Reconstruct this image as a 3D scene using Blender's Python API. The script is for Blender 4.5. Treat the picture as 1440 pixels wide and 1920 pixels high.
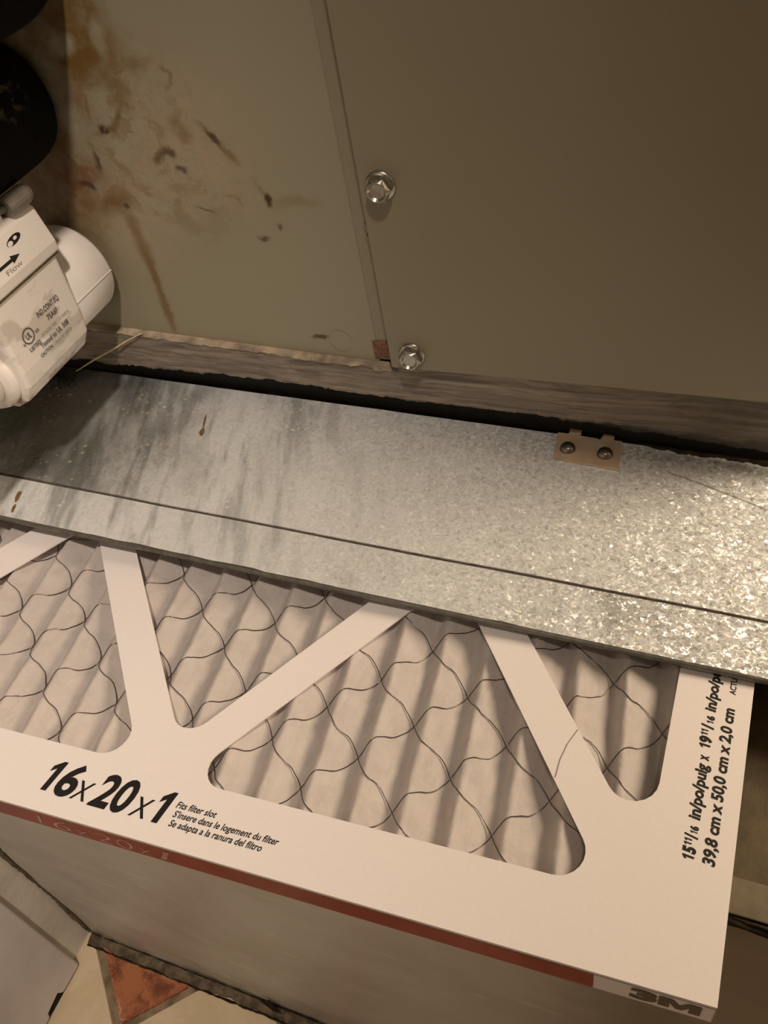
import bpy, bmesh, math, random
from mathutils import Vector, Matrix, noise
import numpy as np

# ------------------------------------------------------------------ scene, camera, lights
scene = bpy.context.scene
for o in list(bpy.data.objects):
    bpy.data.objects.remove(o)
COL = scene.collection
random.seed(7)
Z0 = 0.570                       # height of the filter's top face above the floor (metres)

cam_d = bpy.data.cameras.new('camera')
cam = bpy.data.objects.new('camera', cam_d)
COL.objects.link(cam)
cam_d.sensor_fit = 'HORIZONTAL'
cam_d.sensor_width = 36.0
cam_d.lens = 40.0
cam_d.clip_start = 0.01
e1 = Vector((0.9272, 0.3432, -0.1500))
e2 = Vector((0.1493, -0.7058, -0.6925))
e3 = Vector((-0.3435, 0.6197, -0.7057))
m = Matrix((e1, -e2, -e3)).transposed().to_4x4()
m.translation = (0, 0, Z0 + 0.357)
cam.matrix_world = m
scene.camera = cam

world = bpy.data.worlds.new('world')
scene.world = world
world.use_nodes = True
bg = world.node_tree.nodes['Background']
bg.inputs[0].default_value = (1.0, 0.82, 0.62, 1)
bg.inputs[1].default_value = 0.02

def lamp(name, loc, power, color, radius, target=None, spot=None, blend=1.0):
    d = bpy.data.lights.new(name, 'SPOT' if spot else 'POINT')
    d.energy = power
    d.color = color
    d.shadow_soft_size = radius
    if spot:
        d.spot_size = math.radians(spot)
        d.spot_blend = blend
    o = bpy.data.objects.new(name, d)
    o.location = loc
    if target is not None:
        o.rotation_euler = (Vector(target) - Vector(loc)).to_track_quat('-Z', 'Y').to_euler()
    COL.objects.link(o)
    return o

WARM = (1.0, 0.84, 0.68)
lamp('ceiling_spot', (0.28, -0.42, 2.20), 118, WARM, 0.05, target=(-0.72, 0.18, 0.60), spot=47, blend=1.0)
lamp('side_lamp', (0.45, 0.51, 0.97), 25.0, (1.0, 0.79, 0.55), 0.14)
lamp('front_fill', (-0.38, -1.05, 1.15), 3.0, WARM, 0.10)  # added soft fill behind the camera, no such lamp known

scene.view_settings.view_transform = 'Standard'
scene.view_settings.look = 'None'
scene.view_settings.gamma = 1.0
scene.view_settings.use_curve_mapping = False
scene.view_settings.exposure = -0.29

# ------------------------------------------------------------------ material helpers
class NT:
    """small wrapper around a material's node tree; coordinates are world metres"""
    def __init__(self, name, rough=0.5, metal=0.0, spec=0.5):
        self.mat = bpy.data.materials.new(name)
        self.mat.use_nodes = True
        self.t = self.mat.node_tree
        self.b = self.t.nodes['Principled BSDF']
        self.b.inputs['Roughness'].default_value = rough
        self.b.inputs['Metallic'].default_value = metal
        self.b.inputs['Specular IOR Level'].default_value = spec
        self.geo = self.t.nodes.new('ShaderNodeNewGeometry')
        self.pos = self.geo.outputs['Position']
    def n(self, kind, **kw):
        nd = self.t.nodes.new(kind)
        for k, v in kw.items():
            setattr(nd, k, v)
        return nd
    def link(self, a, b):
        self.t.links.new(a, b)
    def setv(self, sock, v):
        if hasattr(v, 'links') or hasattr(v, 'is_linked'):
            self.link(v, sock)
        else:
            if sock.type == 'RGBA' and len(v) == 3:
                v = (*v, 1)
            sock.default_value = v
    def mapping(self, vec, loc=(0, 0, 0), rot=(0, 0, 0), scale=(1, 1, 1), kind='POINT'):
        nd = self.n('ShaderNodeMapping', vector_type=kind)
        self.link(vec, nd.inputs[0])
        nd.inputs['Location'].default_value = loc
        nd.inputs['Rotation'].default_value = rot
        nd.inputs['Scale'].default_value = scale
        return nd.outputs[0]
    def noise(self, scale, detail=4, rough=0.55, vec=None, dist=0.0, out=0):
        nd = self.n('ShaderNodeTexNoise')
        self.link(vec if vec is not None else self.pos, nd.inputs['Vector'])
        nd.inputs['Scale'].default_value = scale
        nd.inputs['Detail'].default_value = detail
        nd.inputs['Roughness'].default_value = rough
        nd.inputs['Distortion'].default_value = dist
        return nd.outputs[out]
    def voro(self, scale, vec=None, feature='F1', out='Color', rnd=1.0):
        nd = self.n('ShaderNodeTexVoronoi', feature=feature)
        self.link(vec if vec is not None else self.pos, nd.inputs['Vector'])
        nd.inputs['Scale'].default_value = scale
        nd.inputs['Randomness'].default_value = rnd
        return nd.outputs[out]
    def ramp(self, fac, a, b, lo=0.0, hi=1.0, smooth=True):
        nd = self.n('ShaderNodeMapRange')
        nd.interpolation_type = 'SMOOTHSTEP' if smooth else 'LINEAR'
        self.link(fac, nd.inputs['Value'])
        nd.inputs['From Min'].default_value = a
        nd.inputs['From Max'].default_value = b
        nd.inputs['To Min'].default_value = lo
        nd.inputs['To Max'].default_value = hi
        return nd.outputs[0]
    def math(self, op, a, b=None):
        nd = self.n('ShaderNodeMath', operation=op)
        self.setv(nd.inputs[0], a)
        if b is not None:
            self.setv(nd.inputs[1], b)
        return nd.outputs[0]
    def vmath(self, op, a, b=None, scale=None):
        nd = self.n('ShaderNodeVectorMath', operation=op)
        self.setv(nd.inputs[0], a)
        if b is not None:
            self.setv(nd.inputs[1], b)
        if scale is not None:
            self.setv(nd.inputs['Scale'], scale)
        return nd.outputs['Value'] if op in ('LENGTH', 'DOT_PRODUCT') else nd.outputs['Vector']
    def mix(self, fac, a, b, blend='MIX'):
        nd = self.n('ShaderNodeMix', data_type='RGBA', blend_type=blend)
        self.setv(nd.inputs[0], fac)
        self.setv(nd.inputs[6], a)
        self.setv(nd.inputs[7], b)
        return nd.outputs[2]
    def color(self, c):
        self.setv(self.b.inputs['Base Color'], c)
    def rough(self, r):
        self.setv(self.b.inputs['Roughness'], r)
    def bump(self, h, strength=0.3, dist=0.001):
        nd = self.n('ShaderNodeBump')
        nd.inputs['Strength'].default_value = strength
        nd.inputs['Distance'].default_value = dist
        self.link(h, nd.inputs['Height'])
        if self.b.inputs['Normal'].is_linked:
            self.link(self.b.inputs['Normal'].links[0].from_socket, nd.inputs['Normal'])
        self.link(nd.outputs[0], self.b.inputs['Normal'])
    def sep(self):
        nd = self.n('ShaderNodeSeparateXYZ')
        self.link(self.pos, nd.inputs[0])
        return nd.outputs

def plain(name, col, rough=0.5, metal=0.0, var=0.08, scale=60, spec=0.5, bump=0.0):
    t = NT(name, rough, metal, spec)
    f = t.noise(scale, 5)
    c2 = tuple(max(0, x * (1 - 2.2 * var)) for x in col)
    t.color(t.mix(t.ramp(f, 0.3, 0.7), col, c2))
    if bump:
        t.bump(t.noise(scale * 4, 4), bump, 0.0008)
    return t.mat

M = {}
# printed board, inks
M['board'] = plain('white_cardboard', (0.82, 0.77, 0.775), 0.42, 0, 0.012, 500, 0.35, 0.03)
M['ink'] = plain('black_ink', (0.012, 0.010, 0.011), 0.45, 0, 0.05, 300)
M['grey_ink'] = plain('grey_ink', (0.10, 0.085, 0.08), 0.5, 0, 0.1, 300)
M['faint_ink'] = plain('faint_grey_ink', (0.30, 0.26, 0.23), 0.5, 0, 0.1, 300)
M['red'] = plain('red_print', (0.36, 0.075, 0.055), 0.38, 0, 0.12, 40)
M['pale_red'] = plain('pale_pink_print', (0.62, 0.36, 0.31), 0.4, 0, 0.2, 200)
M['logo'] = plain('dark_logo_print', (0.085, 0.066, 0.04), 0.45, 0, 0.1, 200)

def media_mat():
    t = NT('white_pleated_fibre', 0.75, 0, 0.25)
    f = t.noise(90, 5, 0.6)
    v = t.mapping(t.pos, scale=(620, 190, 400))
    fib = t.noise(1.0, 3, 0.7, vec=v)
    c = t.mix(t.ramp(f, 0.35, 0.7), (0.86, 0.79, 0.77), (0.78, 0.71, 0.685))
    c = t.mix(t.ramp(fib, 0.56, 0.72, 0, 0.55), c, (0.90, 0.85, 0.82))
    c = t.mix(t.ramp(t.noise(420, 4, 0.7), 0.58, 0.70, 0, 0.5), c, (0.92, 0.87, 0.84))
    t.color(c)
    t.bump(t.noise(300, 4, 0.6), 0.35, 0.0016)
    t.bump(fib, 0.22, 0.0006)
    t.b.inputs['Sheen Weight'].default_value = 0.15
    tr = t.n('ShaderNodeBsdfTranslucent')
    t.setv(tr.inputs['Color'], c)
    mx = t.n('ShaderNodeMixShader')
    mx.inputs[0].default_value = 0.42
    t.link(t.b.outputs[0], mx.inputs[1])
    t.link(tr.outputs[0], mx.inputs[2])
    t.link(mx.outputs[0], t.t.nodes['Material Output'].inputs['Surface'])
    return t.mat
M['media'] = media_mat()
M['wire'] = plain('dark_steel_wire', (0.17, 0.145, 0.135), 0.22, 0.9, 0.1, 200)

def galv_mat(name, spangle=520.0, tint=(0.86, 0.88, 0.90), strong=1.0, lip=False):
    t = NT(name, 0.36, 0.80, 0.5)
    x, y, z = t.sep()
    warp = t.vmath('ADD', t.pos, t.vmath('SCALE', t.noise(300, 3, out=1), scale=0.0045))
    cell = t.voro(spangle, warp)
    cell2 = t.voro(spangle * 1.9, warp)
    # white zinc bloom: heavy at the right-hand end, worn thin at the left
    patch = t.noise(15, 4, 0.6, vec=t.mapping(t.pos, rot=(0, 0, 0.35), scale=(0.59, 1.43, 1), kind='TEXTURE'))
    bloom = t.ramp(t.math('ADD', x, t.math('MULTIPLY', patch, 0.42)), -0.30, -0.02, 0.0, 1.0)
    if lip:
        bloom = t.ramp(patch, 0.25, 0.5, 0.45, 0.9)
    amt = t.math('ADD', t.math('MULTIPLY', t.ramp(x, -0.36, 0.05), 0.70), 0.30)
    off = t.vmath('SUBTRACT', t.vmath('ADD', t.vmath('SCALE', cell, scale=0.6), t.vmath('SCALE', cell2, scale=0.4)), (0.5, 0.5, 0.5))
    offs = t.vmath('SCALE', off, scale=t.math('MULTIPLY', amt, 1.0 * strong))
    nn = t.vmath('NORMALIZE', t.vmath('ADD', t.geo.outputs['Normal'], offs))
    t.link(nn, t.b.inputs['Normal'])
    g = t.n('ShaderNodeSeparateColor')
    t.link(cell, g.inputs[0])
    base = t.mix(t.math('MULTIPLY', t.ramp(g.outputs[0], 0.1, 0.9), t.math('MULTIPLY', amt, 0.5)), tint, tuple(k * 0.62 for k in tint))
    pit = t.ramp(t.noise(420, 3, 0.6), 0.62, 0.70)
    base = t.mix(t.math('MULTIPLY', pit, t.math('MULTIPLY', amt, 0.45)), base, (0.16, 0.14, 0.11))
    # vertical streaks and dull blotches where water ran down
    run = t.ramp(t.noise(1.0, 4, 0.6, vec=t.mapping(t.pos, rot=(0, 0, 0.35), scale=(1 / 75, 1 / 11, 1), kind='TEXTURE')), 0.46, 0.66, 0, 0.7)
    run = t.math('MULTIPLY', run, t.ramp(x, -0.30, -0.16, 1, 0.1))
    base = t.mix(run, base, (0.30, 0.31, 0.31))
    sp = t.voro(170, t.pos, out='Distance')
    spf = t.math('MULTIPLY', t.ramp(sp, 0.17, 0.25, 1, 0), t.ramp(t.noise(30, 2), 0.55, 0.62))
    base = t.mix(spf, base, (0.85, 0.82, 0.72))
    left_shade = t.math('ADD', x, t.math('MULTIPLY', t.noise(24, 4, 0.6), 0.12))
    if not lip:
        base = t.mix(t.ramp(left_shade, -0.40, -0.24, 0.9, 0), base, (0.26, 0.275, 0.27))  # left end darkened: drain switch's shadow and reflection painted into the colour
    base = t.mix(spf, base, (0.85, 0.82, 0.72))
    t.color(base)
    t.setv(t.b.inputs['Metallic'], t.math('SUBTRACT', 0.95, t.math('MULTIPLY', bloom, 0.68)))
    t.rough(t.math('ADD', t.ramp(t.noise(40, 4), 0.3, 0.7, 0.24, 0.34), t.math('MULTIPLY', bloom, 0.14)))
    t.bump(t.noise(11, 3, 0.5), 0.35, 0.004)
    return t
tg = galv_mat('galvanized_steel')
# rust runs on the sheet
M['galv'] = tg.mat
M['galv_lip'] = galv_mat('galvanized_steel_lip', lip=True).mat
M['galv_edge'] = plain('dull_zinc_edge', (0.20, 0.19, 0.17), 0.42, 0.7, 0.15, 200)
M['groove'] = plain('dirt_in_groove', (0.085, 0.068, 0.050), 0.85, 0, 0.2, 200)
M['clip'] = plain('tan_plated_steel', (0.66, 0.50, 0.36), 0.38, 0.2, 0.06, 120)
M['rivet'] = plain('dark_zinc_rivet', (0.24, 0.21, 0.185), 0.33, 0.9, 0.1, 200)
M['zinc'] = plain('zinc_plated_bolt', (0.46, 0.44, 0.38), 0.30, 0.95, 0.12, 300)
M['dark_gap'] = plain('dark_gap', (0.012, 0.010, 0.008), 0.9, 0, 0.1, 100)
M['rust'] = plain('rust', (0.26, 0.135, 0.085), 0.85, 0, 0.22, 500, 0.3, 0.4)
M['rust_run'] = plain('rust_run', (0.24, 0.14, 0.065), 0.7, 0, 0.2, 500, 0.3)
M['gum'] = plain('dried_sealant', (0.20, 0.155, 0.10), 0.7, 0, 0.2, 400, 0.3, 0.3)

BR = (0.165, 0.092, 0.024)      # wet rust brown, also the painted shade behind the pipes
RD = (0.170, 0.075, 0.032)      # redder rust
DK = (0.050, 0.022, 0.009)      # dark spots
PK = (0.365, 0.285, 0.200)      # pinkish mineral film
PL = (0.335, 0.312, 0.235)      # pale smear
PUT = (0.255, 0.228, 0.158)
def panel_mat(name, base, stains_and_shade=()):
    t = NT(name, 0.43, 0, 0.45)
    c = t.mix(t.ramp(t.noise(5, 3, 0.5), 0.3, 0.7), base, tuple(k * 0.90 for k in base))
    d1 = t.vmath('SCALE', t.vmath('SUBTRACT', t.noise(45, 5, 0.6, out=1), (0.5, 0.5, 0.5)), scale=0.024)
    warp = t.vmath('ADD', t.pos, d1)
    d2 = t.vmath('SCALE', t.vmath('SUBTRACT', t.noise(180, 5, 0.62, out=1), (0.5, 0.5, 0.5)), scale=0.0060)
    warp2 = t.vmath('ADD', t.pos, d2)
    grain = t.ramp(t.noise(120, 4, 0.6), 0.28, 0.66, 0.35, 1.0)
    for (cx, cz, rx, rz, rot, soft, col, amt) in stains_and_shade:
        v = t.mapping(t.vmath('MULTIPLY', warp if min(rx, rz) > 0.007 else warp2, (1, 0, 1)), loc=(cx, 0, cz), rot=(0, -math.radians(rot), 0), scale=(rx, 1, rz), kind='TEXTURE')
        soft = min(1.0, soft * 1.5)
        f = t.ramp(t.vmath('LENGTH', v), max(0.0, 1 - soft), 1 + soft, amt, 0)
        if min(rx, rz) > 0.007:
            f = t.math('MULTIPLY', f, grain)
        c = t.mix(f, c, col)
    if stains_and_shade:
        reg = t.vmath('LENGTH', t.mapping(t.vmath('MULTIPLY', warp, (1, 0, 1)), loc=(-0.330, 0, 0.760), rot=(0, 0.5, 0), scale=(0.085, 1, 0.060), kind='TEXTURE'))
        reg = t.ramp(reg, 0.45, 1.15, 1, 0)
        n1 = t.noise(38, 5, 0.6, vec=warp, dist=1.2)
        n2 = t.noise(85, 5, 0.65, vec=t.vmath('ADD', warp, (3, 1, 2)), dist=1.0)
        c = t.mix(t.math('MULTIPLY', reg, t.ramp(n1, 0.50, 0.60, 0, 0.42)), c, BR)
        c = t.mix(t.math('MULTIPLY', reg, t.ramp(n1, 0.36, 0.46, 0.55, 0)), c, PL)
        band = t.math('MULTIPLY', t.ramp(n2, 0.50, 0.53), t.ramp(n2, 0.53, 0.56, 1, 0))
        c = t.mix(t.math('MULTIPLY', t.math('MULTIPLY', reg, band), 0.22), c, RD)
    t.color(c)
    t.bump(t.noise(900, 2), 0.05, 0.0004)
    return t.mat
stains_and_shade = [
    (-0.3081, 0.755, 0.05, 0.04, 20, 0.5, PK, 0.9),
    (-0.345, 0.7201, 0.03, 0.035, 0, 0.5, PK, 0.85),
    (-0.2799, 0.7373, 0.03, 0.014, -40, 0.7, PK, 0.6),
    (-0.4048, 0.7355, 0.04, 0.06, 0, 0.5, BR, 0.9),  # shadow under the lower pipe, painted in brown
    (-0.3769, 0.7984, 0.03, 0.05, 0, 0.5, BR, 0.9),  # shade between the two pipes, painted in brown
    (-0.3317, 0.8199, 0.019, 0.034, 0, 0.35, BR, 0.95),
    (-0.3354, 0.8024, 0.017, 0.013, 0, 0.35, BR, 0.95),
    (-0.339, 0.7952, 0.011, 0.009, 0, 0.35, BR, 0.9),
    (-0.345, 0.8074, 0.0085, 0.0055, 10, 0.35, PL, 0.95),
    (-0.3206, 0.809, 0.004, 0.0085, -8, 0.4, PL, 0.9),
    (-0.3598, 0.7875, 0.0148, 0.0085, -81, 0.4, PL, 0.9),
    (-0.3581, 0.7661, 0.0119, 0.0085, -91, 0.4, PL, 0.9),
    (-0.3292, 0.7753, 0.011, 0.016, 0, 0.5, PL, 0.7),
    (-0.3349, 0.755, 0.012, 0.008, 30, 0.6, PL, 0.6),
    (-0.3758, 0.7294, 0.012, 0.012, 0, 0.5, RD, 0.8),
    (-0.3618, 0.7378, 0.01, 0.007, 0, 0.5, RD, 0.6),
    (-0.3517, 0.7453, 0.0052, 0.0016, -97, 0.6, DK, 0.8),
    (-0.3678, 0.7316, 0.0035, 0.0016, -9, 0.6, DK, 0.8),
    (-0.3628, 0.7298, 0.0032, 0.0016, -32, 0.6, DK, 0.8),
    (-0.3388, 0.7620, 0.0050, 0.0015, 14, 0.6, BR, 0.8),
    (-0.3318, 0.7646, 0.0043, 0.0015, 28, 0.6, BR, 0.8),
    (-0.3261, 0.7700, 0.0057, 0.0015, 55, 0.6, BR, 0.8),
    (-0.3385, 0.763, 0.0036, 0.0026, -10, 0.35, DK, 0.95),
    (-0.3201, 0.7829, 0.0055, 0.0095, 0, 0.6, BR, 0.7),
    (-0.3443, 0.7751, 0.0049, 0.0014, -102, 0.6, BR, 0.6),
    (-0.3098, 0.7469, 0.0028, 0.0021, 46, 0.6, DK, 0.75),
    (-0.3058, 0.7496, 0.0032, 0.0021, 24, 0.6, DK, 0.75),
    (-0.3013, 0.7509, 0.0028, 0.0021, 8, 0.6, DK, 0.75),
    (-0.2989, 0.7497, 0.0018, 0.0021, -84, 0.6, DK, 0.75),
    (-0.2970, 0.7417, 0.0023, 0.0017, -9, 0.6, DK, 0.8),
    (-0.2940, 0.7403, 0.0020, 0.0017, -41, 0.6, DK, 0.8),
    (-0.2903, 0.7651, 0.0045, 0.0042, -51, 0.6, BR, 0.55),
    (-0.2864, 0.7598, 0.0036, 0.0042, -56, 0.6, BR, 0.55),
    (-0.2866, 0.7932, 0.0034, 0.0012, -50, 0.6, BR, 0.55),
    (-0.2851, 0.7889, 0.0027, 0.0012, -95, 0.6, BR, 0.55),
    (-0.2873, 0.7851, 0.0032, 0.0012, -140, 0.6, BR, 0.55),
    (-0.3044, 0.7963, 0.0046, 0.0022, -9, 0.6, BR, 0.35),
    (-0.2972, 0.7971, 0.0047, 0.0022, 22, 0.6, BR, 0.35),
    (-0.3046, 0.7958, 0.006, 0.005, 0, 0.7, BR, 0.4),
    (-0.2725, 0.7621, 0.0050, 0.0017, -47, 0.6, BR, 0.65),
    (-0.2667, 0.7550, 0.0064, 0.0017, -53, 0.6, BR, 0.65),
    (-0.2612, 0.7479, 0.0046, 0.0017, -51, 0.6, BR, 0.65),
    (-0.2695, 0.7579, 0.0042, 0.0018, -50, 0.4, DK, 0.85),
    (-0.3525, 0.7189, 0.0125, 0.006, 18, 0.5, BR, 0.9),
    (-0.3709, 0.7108, 0.01, 0.01, 0, 0.6, BR, 0.7),
    (-0.3436, 0.7181, 0.0018, 0.0018, 0, 0.4, DK, 0.9),
    (-0.3438, 0.7068, 0.0090, 0.0046, -84, 0.45, BR, 0.65),
    (-0.3425, 0.6906, 0.0112, 0.0046, -86, 0.45, BR, 0.65),
    (-0.3424, 0.6729, 0.0153, 0.003, -90, 0.45, BR, 0.75),
    (-0.3427, 0.6464, 0.0176, 0.003, -91, 0.45, BR, 0.75),
    (-0.2488, 0.7288, 0.0062, 0.0012, -66, 0.6, BR, 0.5),
    (-0.2459, 0.7239, 0.0024, 0.0038, 0, 0.35, DK, 1.0),
    (-0.2364, 0.7229, 0.0080, 0.003, 15, 0.6, BR, 0.3),
    (-0.2239, 0.7240, 0.0078, 0.003, -5, 0.6, BR, 0.3),
    (-0.2551, 0.7008, 0.0034, 0.0015, 0, 0.45, DK, 0.8),
    (-0.2425, 0.7079, 0.0014, 0.002, 0, 0.45, DK, 0.7),
    (-0.2341, 0.6357, 0.005, 0.0016, 8, 0.45, DK, 0.9),
    (-0.2909, 0.7186, 0.0032, 0.0008, -28, 0.6, DK, 0.6),
    (-0.2859, 0.7167, 0.0035, 0.0008, -15, 0.6, DK, 0.6),
    (-0.2682, 0.7260, 0.0041, 0.001, -12, 0.6, BR, 0.4),
    (-0.2640, 0.7230, 0.0031, 0.001, -67, 0.6, BR, 0.4),
]
OLIVE = (0.298, 0.270, 0.194)
M['panel_left'] = panel_mat('olive_grey_enamel_stained', OLIVE, stains_and_shade)
M['panel'] = panel_mat('olive_grey_enamel', (0.246, 0.218, 0.150))
M['channel'] = panel_mat('olive_grey_enamel_channel', (0.265, 0.238, 0.168))

def mastic_mat():
    t = NT('brushed_grey_mastic', 0.55, 0, 0.4)
    v = t.mapping(t.pos, rot=(0, 0.03, 0), scale=(7, 60, 420))
    warp = t.vmath('ADD', v, t.vmath('SCALE', t.noise(9, 2, out=1), scale=7.0))
    s = t.noise(1.0, 5, 0.65, vec=warp)
    c = t.mix(t.ramp(s, 0.30, 0.66), (0.120, 0.098, 0.080), (0.300, 0.250, 0.205))
    c = t.mix(t.ramp(s, 0.62, 0.82, 0, 0.8), c, (0.42, 0.345, 0.265))
    x, y, z = t.sep()
    edge = t.ramp(t.math('ADD', z, t.math('MULTIPLY', t.noise(60, 4, 0.6), 0.012)), Z0 + 0.028, Z0 + 0.0335, 1, 0)
    c = t.mix(edge, c, (0.022, 0.019, 0.014))
    # darker towards the right, past the access panel's corner
    dk = t.math('MULTIPLY', t.ramp(x, -0.10, 0.02, 0, 0.75), t.ramp(t.noise(20, 4), 0.2, 0.7, 0.5, 1))
    c = t.mix(dk, c, (0.045, 0.035, 0.024))
    t.color(c)
    t.bump(s, 0.5, 0.0015)
    return t.mat
M['mastic'] = mastic_mat()
M['mastic_edge'] = plain('pale_mastic_edge', (0.48, 0.39, 0.29), 0.6, 0, 0.28, 70, 0.3, 0.3)

def plenum_mat():
    t = NT('painted_plenum_sheet', 0.40, 0, 0.45)
    c = t.mix(t.ramp(t.noise(7, 5, 0.6), 0.3, 0.7), (0.60, 0.575, 0.520), (0.50, 0.47, 0.415))
    v = t.mapping(t.pos, rot=(0, 0.42, 0), scale=(14, 60, 150))
    s = t.noise(1.0, 4, 0.7, vec=v)
    c = t.mix(t.ramp(s, 0.60, 0.70, 0, 0.7), c, (0.78, 0.75, 0.69))
    x, y, z = t.sep()
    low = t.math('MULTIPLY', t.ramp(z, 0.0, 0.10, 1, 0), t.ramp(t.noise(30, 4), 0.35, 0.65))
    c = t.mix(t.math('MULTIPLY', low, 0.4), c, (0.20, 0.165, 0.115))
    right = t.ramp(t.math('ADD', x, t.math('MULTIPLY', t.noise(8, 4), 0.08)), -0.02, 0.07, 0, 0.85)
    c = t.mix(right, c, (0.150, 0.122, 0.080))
    t.color(c)
    t.bump(t.noise(40, 4), 0.2, 0.001)
    t.bump(s, 0.1, 0.0006)
    return t.mat
M['plenum'] = plenum_mat()
M['flange'] = plain('dirty_flange', (0.15, 0.122, 0.08), 0.5, 0.2, 0.15, 60, 0.4, 0.15)
M['shelf'] = plain('rusty_dusty_steel', (0.105, 0.075, 0.038), 0.6, 0.2, 0.15, 90, 0.4, 0.2)
M['caulk'] = plain('grey_brown_caulk', (0.20, 0.155, 0.105), 0.7, 0, 0.3, 90, 0.3, 0.5)
M['dirt'] = plain('black_dirt', (0.040, 0.028, 0.016), 0.9, 0, 0.3, 200, 0.2)

M['wall'] = plain('lumpy_painted_plaster', (0.82, 0.78, 0.70), 0.45, 0, 0.08, 25, 0.45, 0.6)
M['casing'] = plain('white_door_casing', (0.84, 0.80, 0.80), 0.38, 0, 0.10, 8, 0.45, 0.06)
M['ceiling'] = plain('ceiling_paint', (0.34, 0.31, 0.27), 0.8, 0, 0.03, 10)
M['grout'] = plain('brown_grout', (0.34, 0.26, 0.165), 0.85, 0, 0.25, 60, 0.3, 0.5)

def marble(name, a, b, vein, rough=0.25):
    t = NT(name, rough, 0, 0.5)
    warp = t.vmath('ADD', t.pos, t.vmath('SCALE', t.noise(28, 4, out=1), scale=0.05))
    c = t.mix(t.ramp(t.noise(30, 5, 0.65, vec=warp), 0.40, 0.58), a, b)
    d = t.voro(26, warp, 'DISTANCE_TO_EDGE', 'Distance')
    c = t.mix(t.math('MULTIPLY', t.ramp(d, 0.0, 0.045, 1, 0), t.ramp(t.noise(22, 3), 0.45, 0.62)), c, vein)
    t.color(c)
    return t.mat
M['tile_red'] = marble('red_brown_marble', (0.46, 0.17, 0.080), (0.20, 0.065, 0.035), (0.62, 0.38, 0.27))
M['tile_cream'] = marble('cream_marble', (0.76, 0.63, 0.45), (0.70, 0.575, 0.395), (0.71, 0.58, 0.41))

def pvc_mat():
    t = NT('white_moulded_plastic', 0.33, 0, 0.5)
    v = t.mapping(t.pos, rot=(0.5, 0, 0), scale=(30, 22, 42))
    g = t.noise(1.0, 4, 0.6, vec=v)
    c = t.mix(t.ramp(g, 0.52, 0.60, 0, 0.5), (0.90, 0.85, 0.825), (0.46, 0.40, 0.34))
    x, y, z = t.sep()
    low = t.math('MULTIPLY', t.ramp(z, Z0 + 0.078, Z0 + 0.098, 0.9, 0), t.ramp(t.noise(60, 4), 0.42, 0.60))
    c = t.mix(low, c, (0.33, 0.24, 0.14))
    t.color(c)
    return t.mat
M['pvc'] = pvc_mat()
M['pvc_clean'] = plain('white_pvc', (0.90, 0.85, 0.825), 0.32, 0, 0.03, 40)
M['clear'] = plain('grey_plastic', (0.25, 0.22, 0.19), 0.4, 0, 0.1, 80)
def foam_mat():
    t = NT('black_pipe_foam', 0.9, 0, 0.12)
    c = t.mix(t.ramp(t.noise(60, 4), 0.3, 0.7), (0.0030, 0.0028, 0.0022), (0.0065, 0.0058, 0.0042))
    x, y, z = t.sep()
    dust = t.math('MULTIPLY', t.ramp(t.noise(170, 5, 0.65), 0.50, 0.62), t.ramp(t.vmath('LENGTH', t.vmath('SUBTRACT', t.pos, (-0.364, 0.355, Z0 + 0.230))), 0.008, 0.024, 1, 0))
    c = t.mix(t.math('MULTIPLY', dust, 0.5), c, (0.14, 0.12, 0.08))
    t.color(c)
    t.bump(t.noise(300, 3), 0.3, 0.001)
    return t.mat
M['foam'] = foam_mat()
M['straw'] = plain('dry_straw', (0.78, 0.62, 0.36), 0.6, 0, 0.1, 300)
M['hair'] = plain('brown_hair', (0.11, 0.07, 0.04), 0.5, 0, 0.1, 300)

# ------------------------------------------------------------------ object helpers
def tag(o, label=None, cat=None, group=None, kind=None):
    for k, v in (('label', label), ('category', cat), ('group', group), ('kind', kind)):
        if v:
            o[k] = v
    return o

def thing(name, loc, label, cat, group=None):
    o = bpy.data.objects.new(name, None)
    o.empty_display_size = 0.02
    o.location = loc
    COL.objects.link(o)
    return tag(o, label, cat, group)

def root_offset(parent):
    v = Vector((0, 0, 0))
    while parent is not None:
        v += parent.location
        parent = parent.parent
    return v

def link_mesh(name, me, mat, parent=None, smooth=False, bevel=0.0, seg=2, label=None):
    """me holds world coordinates; they are moved into the parent's frame"""
    off = root_offset(parent)
    if off.length > 0:
        me.transform(Matrix.Translation(-off))
    me.materials.clear()
    me.materials.append(mat)
    if smooth:
        for p in me.polygons:
            p.use_smooth = True
    me.update()
    o = bpy.data.objects.new(name, me)
    COL.objects.link(o)
    o.parent = parent
    if bevel:
        b = o.modifiers.new('bevel', 'BEVEL')
        b.width = bevel
        b.segments = seg
        b.limit_method = 'ANGLE'
        b.angle_limit = math.radians(35)
    if label:
        o['label'] = label
    return o

def from_bm(name, bm, *a, **k):
    bmesh.ops.recalc_face_normals(bm, faces=bm.faces)
    me = bpy.data.meshes.new(name)
    bm.to_mesh(me)
    bm.free()
    return link_mesh(name, me, *a, **k)

def from_py(name, verts, faces, *a, **k):
    me = bpy.data.meshes.new(name)
    me.from_pydata([tuple(v) for v in verts], [], faces)
    me.validate()
    return link_mesh(name, me, *a, **k)

def bm_hexa(bm, lo, hi):
    """eight corners: lo/hi are lists of 4 points (bottom ring, top ring)"""
    a = [bm.verts.new(p) for p in lo]
    b = [bm.verts.new(p) for p in hi]
    bm.faces.new(a[::-1])
    bm.faces.new(b)
    for i in range(4):
        j = (i + 1) % 4
        bm.faces.new((a[i], a[j], b[j], b[i]))

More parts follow.
